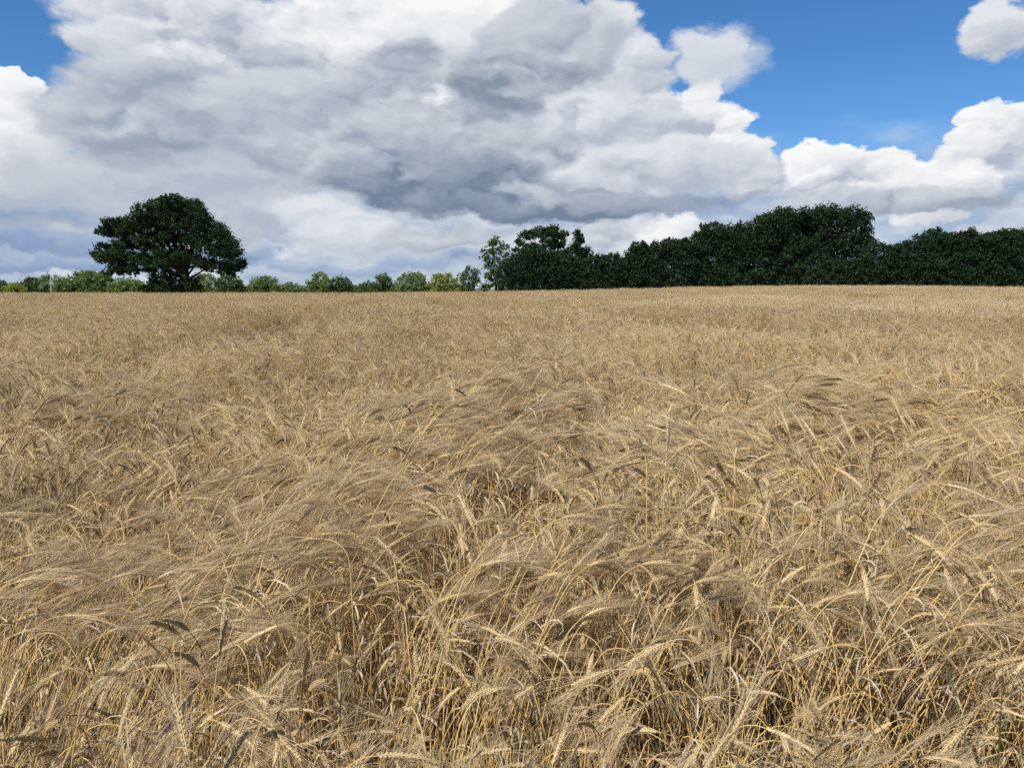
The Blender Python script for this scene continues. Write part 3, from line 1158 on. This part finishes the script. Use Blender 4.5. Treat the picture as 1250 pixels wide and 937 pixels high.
Z1 = lambda L_: [(x / 3.125, y / 3.125 + 200, a / 3.125, b / 3.125) for x, y, a, b in L_]
OAK = Z1([(705, 142, 36, 20), (655, 146, 26, 16), (760, 186, 26, 18), (470, 222, 26, 14), (395, 262, 20, 14), (372, 350, 18, 14), (440, 415, 24, 12), (480, 412, 26, 12), (868, 414, 24, 12),
          (905, 395, 22, 16), (922, 380, 14, 12), (690, 160, 60, 32), (740, 175, 45, 32), (630, 165, 55, 30), (585, 185, 45, 30), (770, 215, 45, 38), (550, 215, 45, 32),
          (660, 205, 75, 42), (600, 225, 60, 36), (720, 235, 70, 42), (500, 230, 40, 28), (450, 232, 48, 22), (415, 255, 38, 24),
          (440, 262, 42, 22), (520, 262, 48, 28), (805, 245, 42, 36), (835, 275, 40, 34), (870, 300, 38, 30), (895, 335, 28, 26),
          (900, 375, 30, 24), (880, 400, 26, 18), (850, 340, 46, 30), (800, 320, 48, 30), (760, 290, 46, 26), (690, 285, 50, 28),
          (630, 275, 46, 26), (575, 295, 40, 22), (480, 305, 44, 24), (420, 320, 36, 24), (395, 345, 34, 24), (400, 368, 24, 14),
          (445, 355, 46, 26), (500, 350, 48, 26), (545, 365, 50, 24), (480, 392, 44, 20), (525, 400, 40, 16), (450, 408, 22, 12),
          (600, 375, 48, 24), (640, 345, 40, 22), (660, 385, 44, 24), (720, 355, 44, 24), (760, 375, 50, 22), (810, 380, 46, 22),
          (840, 402, 28, 14), (690, 330, 36, 22), (585, 330, 22, 16)])
tree('oak_tree', 'large lone oak with broad dark domed crown standing on the left', 'tree', 122.0, OAK, 703 / 3.125, 0.72, F_OAK, B_OAK, 5,
     size=0.155, dens=260, depth=0.6, fork=0.34, layers=2, fill=0.80)
r_ = np.random.default_rng(77)
tree('shrub', 'dark shrub thicket round the foot of the lone oak', 'shrub', 120.5,
     Z1([(585, 440, 34, 24), (620, 425, 30, 24), (655, 440, 34, 26), (600, 470, 44, 26), (650, 475, 40, 26), (735, 445, 28, 20),
         (740, 475, 34, 20), (700, 470, 30, 20), (570, 475, 30, 18)]),
     205, 0.07, F_OAK, B_GREY, 6, size=0.17, dens=150, depth=0.5, stems=4)

Z3 = lambda L_: [(x / 3.571 + 550, y / 3.571 + 230, a / 3.571, b / 3.571) for x, y, a, b in L_]
BELT = 'trees of the dark belt on the right'
tree('oak_tree', 'oak with flat open crown rising behind the rounded bush', 'tree', 127.0,
     Z3([(385, 190, 50, 22), (330, 205, 40, 22), (310, 235, 26, 20), (445, 185, 46, 20), (490, 205, 36, 24), (548, 195, 20, 22), (560, 225, 24, 22),
         (545, 250, 28, 20), (425, 225, 44, 22), (350, 255, 34, 18), (470, 245, 44, 22), (390, 262, 36, 20), (285, 265, 18, 12),
         (580, 275, 30, 24), (600, 300, 24, 24), (530, 285, 44, 28), (470, 290, 40, 24), (560, 320, 40, 26), (420, 310, 50, 26)]),
     672, 0.42, F_OAK, B_OAK, 7, BELT, 0.18, 150, 0.7, layers=2)
tree('ash_tree', 'slim airy tree with loose foliage at the left end of the belt', 'tree', 116.0,
     Z3([(205, 225, 28, 18), (180, 245, 30, 18), (228, 255, 26, 20), (160, 272, 28, 16), (205, 278, 34, 18), (240, 290, 22, 16), (145, 300, 22, 14),
         (185, 310, 34, 18), (225, 320, 28, 18), (160, 335, 28, 18), (205, 350, 36, 20), (175, 375, 40, 22), (220, 385, 36, 22),
         (190, 410, 44, 24), (150, 430, 30, 20), (225, 430, 34, 22)]),
     606, 0.2, F_MID, B_GREY, 8, BELT, 0.17, 95, 0.8)
tree('hawthorn_bush', 'small round bush at the far left tip of the belt', 'shrub', 114.5,
     Z3([(85, 355, 30, 16), (60, 375, 26, 16), (110, 375, 28, 16), (80, 395, 36, 18), (50, 400, 18, 12), (115, 405, 28, 18), (80, 425, 36, 18)]),
     573, 0.1, F_MID, B_GREY, 9, BELT, 0.15, 120, 0.8)


def belt(name, label, cat, dist, outline, r0, mat, seed, trunk=0.12, stems=3, depth=0.45, dens=170, size=0.15, base=354, bark=None, fork=0.35, per=1.0):
    rr = np.random.default_rng(seed)
    bx = (outline[0][0] + outline[-1][0]) / 2
    lobes = fill_lobes(outline, base, r0, rr, per)
    o = np.array(outline, float)
    for q in range(int((o[-1, 0] - o[0, 0]) / 5)):                     # shoots that stand out of the top
        x = rr.uniform(o[0, 0], o[-1, 0])
        hgt = rr.uniform(2.0, 4.5)
        lobes.append((x, np.interp(x, o[:, 0], o[:, 1]) + 2 - hgt * 0.6, rr.uniform(1.0, 2.2), hgt))
    return tree(name, label, cat, dist, lobes, bx, trunk, mat, bark or B_GREY, seed + 500, BELT,
                size, dens, depth, fork, stems)


belt('willow_bush', 'rounded dense bush in front of the open-crowned oak', 'shrub', 115.0,
     [(616, 330), (622, 314), (635, 306), (652, 303), (670, 304), (684, 310), (692, 325)], 8, F_DARK, 21)
belt('hawthorn_bush', 'low bush right of the rounded dense bush', 'shrub', 115.5, [(684, 322), (695, 313), (708, 315), (718, 326)], 7, F_DARK, 22)
belt('hawthorn_bush', 'ragged low hedge bush under the gap in the belt', 'shrub', 116.0,
     [(708, 324), (718, 315), (735, 313), (752, 312), (768, 316)], 7, F_DARK, 23)
belt('field_maple', 'narrow pointed tree at the start of the taller belt', 'tree', 116.5,
     [(762, 318), (770, 302), (777, 294), (786, 299), (796, 308)], 7, F_DARK, 24, 0.14, 1, 0.7)
belt('field_maple', 'twin-topped belt tree left of the sloping shoulder', 'tree', 117.0,
     [(788, 305), (800, 295), (815, 293), (830, 296), (842, 291), (856, 296)], 9, F_DARK, 25, 0.16, 2, 0.6)
belt('sycamore_tree', 'belt tree forming the sloping shoulder of the tallest group', 'tree', 118.5,
     [(846, 290), (856, 277), (870, 274), (886, 275), (900, 274), (912, 280)], 10, F_DARK, 26, 0.25, 1, 0.7, fork=0.3)
tree('sycamore_tree', 'tallest tree of the belt, broad crown, left half of the group', 'tree', 119.0,
     fill_lobes([(905, 286), (915, 273), (930, 262), (948, 255), (965, 254), (980, 256), (992, 264)], 354, 11, np.random.default_rng(27)),
     950, 0.4, F_DARK, B_OAK, 527, BELT, 0.19, 130, 0.6, 0.28)
tree('oak_tree', 'tall belt oak with ragged right edge above the low shrubs', 'tree', 118.0,
     [(1012, 260, 14, 8), (1035, 262, 12, 8), (1052, 268, 10, 8), (1000, 264, 12, 10), (1022, 270, 15, 9), (1042, 275, 12, 9), (1058, 283, 8, 6),
      (985, 272, 12, 10), (1005, 282, 14, 9), (1028, 288, 14, 9), (1048, 294, 12, 8), (1062, 296, 7, 6), (990, 296, 14, 10), (1012, 300, 14, 10),
      (1035, 306, 14, 9), (1055, 310, 10, 8), (1000, 316, 15, 10), (1022, 322, 15, 10), (1045, 326, 13, 9), (1008, 338, 15, 10), (1034, 342, 14, 9)],
     1018, 0.4, F_DARK, B_OAK, 528, BELT, 0.17, 200, 0.6, 0.28, fill=1.05)
belt('hawthorn_bush', 'dark bush filling the foot of the tall ragged oak', 'shrub', 115.0,
     [(985, 332), (1000, 322), (1020, 318), (1040, 320), (1056, 318), (1068, 326)], 8, F_DARK, 34, 0.08, 4, 0.4)
belt('elder_bush', 'low thin shrub with bare stems right of the tallest trees', 'shrub', 113.8,
     [(1050, 312), (1060, 299), (1072, 298), (1084, 302), (1096, 300), (1106, 306)], 7, F_DARK, 29, 0.06, 7, 0.5, 80, fork=0.6)
belt('hawthorn_bush', 'tall hedge bush with pointed shoots right of the thin shrub', 'shrub', 114.5,
     [(1078, 322), (1090, 303), (1105, 296), (1120, 290), (1130, 288), (1139, 279), (1150, 285), (1160, 287)], 8, F_DARK, 30, 0.1, 5, 0.5)
belt('hawthorn_bush', 'spiky hedge bush, second from the right edge', 'shrub', 114.0,
     [(1156, 289), (1166, 284), (1176, 286), (1186, 282), (1198, 286), (1210, 287)], 8, F_DARK, 31, 0.1, 5, 0.5)
belt('hawthorn_bush', 'spiky hedge bush cut by the right edge', 'shrub', 113.8,
     [(1204, 288), (1216, 285), (1228, 281), (1240, 280), (1254, 283), (1268, 284)], 8, F_DARK, 32, 0.1, 5, 0.5)
belt('hawthorn_bush', 'hedge bush running on out of view at the right', 'shrub', 113.8,
     [(1262, 287), (1280, 282), (1300, 280), (1320, 285), (1345, 290)], 9, F_DARK, 33, 0.1, 4, 0.5, 100)

# the sunlit tree line far behind the field, left half
FAR = 'small trees of the far tree line'
FT = [
    ('shrub', 'green bush cut by the left edge', 220, [(-14, 345), (-6, 340), (4, 341), (10, 346)], F_MID),
    ('shrub', 'low yellow-green bush near the left edge', 215, [(6, 349), (14, 344), (22, 344), (28, 349)], F_YELL),
    ('far_tree', 'round mid green tree left of the pale pole', 222, [(24, 346), (32, 338), (42, 337), (50, 342), (56, 348)], F_MID),
    ('far_tree', 'thin grey-green tree just left of the pale pole', 214, [(50, 338), (55, 332), (61, 338)], F_PALE),
    ('far_tree', 'thin grey-green tree just right of the pale pole', 214, [(64, 341), (71, 336), (77, 336), (82, 343)], F_PALE),
    ('far_tree', 'broad round green tree left of the lone oak', 218, [(84, 345), (94, 331), (106, 329), (118, 331), (132, 332), (140, 342)], F_GREEN),
    ('far_tree', 'low light green tree touching the lone oak on its left', 212, [(136, 347), (146, 339), (158, 338), (170, 344), (184, 349)], F_GREEN),
    ('far_tree', 'blue-grey tree seen under the right branches of the oak', 230, [(232, 342), (242, 333), (254, 332), (264, 340)], F_PALE),
    ('far_tree', 'dark green tree at the right foot of the oak', 200, [(264, 345), (272, 334), (284, 333), (294, 341), (299, 348)], F_MID),
    ('far_tree', 'green tree first clear of the oak on its right', 220, [(305, 345), (313, 337), (323, 336), (334, 339), (342, 347)], F_GREEN),
    ('far_tree', 'small pale tree between two greener ones right of the oak', 226, [(343, 349), (351, 343), (359, 346), (366, 350)], F_PALE),
    ('far_tree', 'bright green tree with lighter top, left of a matching pair', 208, [(377, 344), (384, 332), (393, 331), (401, 337), (405, 346)], F_GREEN),
    ('far_tree', 'darker round tree, right of a matching pair', 208, [(403, 346), (411, 336), (420, 336), (428, 345)], F_MID),
    ('far_tree', 'low dark round tree left of the pointed one', 230, [(439, 348), (447, 342), (456, 343), (461, 348)], F_MID),
    ('far_tree', 'dark pointed tree in the middle of the far line', 214, [(456, 346), (463, 335), (470, 333), (477, 338), (482, 347)], F_MID),
    ('far_tree', 'wide pale green tree beside the yellow one', 212, [(482, 346), (490, 335), (500, 331), (511, 331), (518, 337), (522, 346)], F_PALE),
    ('far_tree', 'yellow tree nearest the dark belt', 210, [(526, 345), (533, 333), (542, 332), (551, 334), (558, 344)], F_YELL),
]
for i, (nm, lb, d, ol, mt) in enumerate(FT):
    rr = np.random.default_rng(900 + i)
    tree(nm, lb, 'shrub' if nm == 'shrub' else 'tree', d, fill_lobes(ol, 357, 4.6, rr), (ol[0][0] + ol[-1][0]) / 2, 0.16, mt, B_GREY, 950 + i, FAR,
         0.24, 34, 0.7, 0.3, 1)
HEDGES = [(-30, 60, 346, F_GREEN), (60, 140, 348, F_YELL), (140, 235, 349, F_GREEN), (235, 330, 349, F_YELL), (330, 430, 349, F_MID), (425, 500, 348, F_GREEN),
          (495, 580, 348, F_MID)]
HL = ['low green hedge at the left end of the far line', 'low yellowish hedge under the broad round tree', 'low green hedge behind the lone oak',
      'low yellowish hedge right of the oak trunk', 'low dull green hedge under the matching pair', 'low green hedge under the pointed tree',
      'low hedge running behind the left tip of the belt']
for i, (a, b, t, mt) in enumerate(HEDGES):
    rr = np.random.default_rng(980 + i)
    ol = [(x, t + rr.uniform(-1.5, 1.5)) for x in np.linspace(a, b, 9)]
    tree('hedge', HL[i], 'hedge', 240, fill_lobes(ol, 357, 3.6, rr), (a + b) / 2, 0.06, mt, B_GREY, 990 + i, 'low hedges of the far line', 0.24, 34, 0.15, 0.4, 5)

# pale bare pole among the far trees
pb = at(62.5, HOR, 206)
rp_ = np.random.default_rng(4)
pz = float(ground_z(pb[0], 206))
A = Acc()
limb(A, (0, 0, -0.2), (0.05, 0, at(62.5, 335, 206)[2] - pz), 0.12, 0.07, rp_, 0.01, 7, 7)
limb(A, (0.03, 0, 3.2), (0.35, 0.1, 4.0), 0.05, 0.02, rp_, 0.02, 3, 5)
po = link('dead_trunk', mesh_from('dead_trunk', *A.get(), [B_PALE]))
po.location = (pb[0], 206, pz)
tag(po, 'pale bare upright trunk standing between two thin far trees', 'dead trunk')

# green grass blades that push through the crop at the lower corners
def grass_tuft(px, py, dist, label, seed, n=9, h=0.6):
    r = np.random.default_rng(seed)
    p = at(px, py, dist)
    z = float(ground_z(p[0], dist))
    root = empty('grass_tuft', (p[0], dist, z))
    tag(root, label, 'grass', 'green grass tufts among the barley')
    for k in range(n):
        q = np.linspace(0, 1, 8)
        yaw, bend = r.uniform(0, 2 * PI), r.uniform(0.2, 1.3)
        hh = h * r.uniform(0.6, 1.15)
        an = PI / 2 - 0.12 - bend * q ** 2
        hd = np.array([math.cos(yaw), math.sin(yaw), 0])
        dd = np.cos(an)[:, None] * hd + np.sin(an)[:, None] * np.array([0, 0, 1.0])
        lp = np.concatenate([[np.zeros(3)], np.cumsum(dd[:-1] * hh / 7, axis=0)]) + np.array([r.normal(0, 0.02), r.normal(0, 0.02), 0])
        wv = np.cross(hd, [0, 0, 1.0])
        V, T = ribbon(lp, (1 - q ** 2.2) * r.uniform(0.0022, 0.004) + 0.0003, np.tile(wv, (8, 1)))
        link('blade', mesh_from('blade', V, T, [M_GRASS], None, np.full(len(V), r.random())), root)


grass_tuft(1236, 905, 1.28, 'green grass blades among the barley in the lower right corner', 61, 10, 0.92)
grass_tuft(22, 880, 1.42, 'green grass blades among the barley in the lower left corner', 62, 6, 0.88)
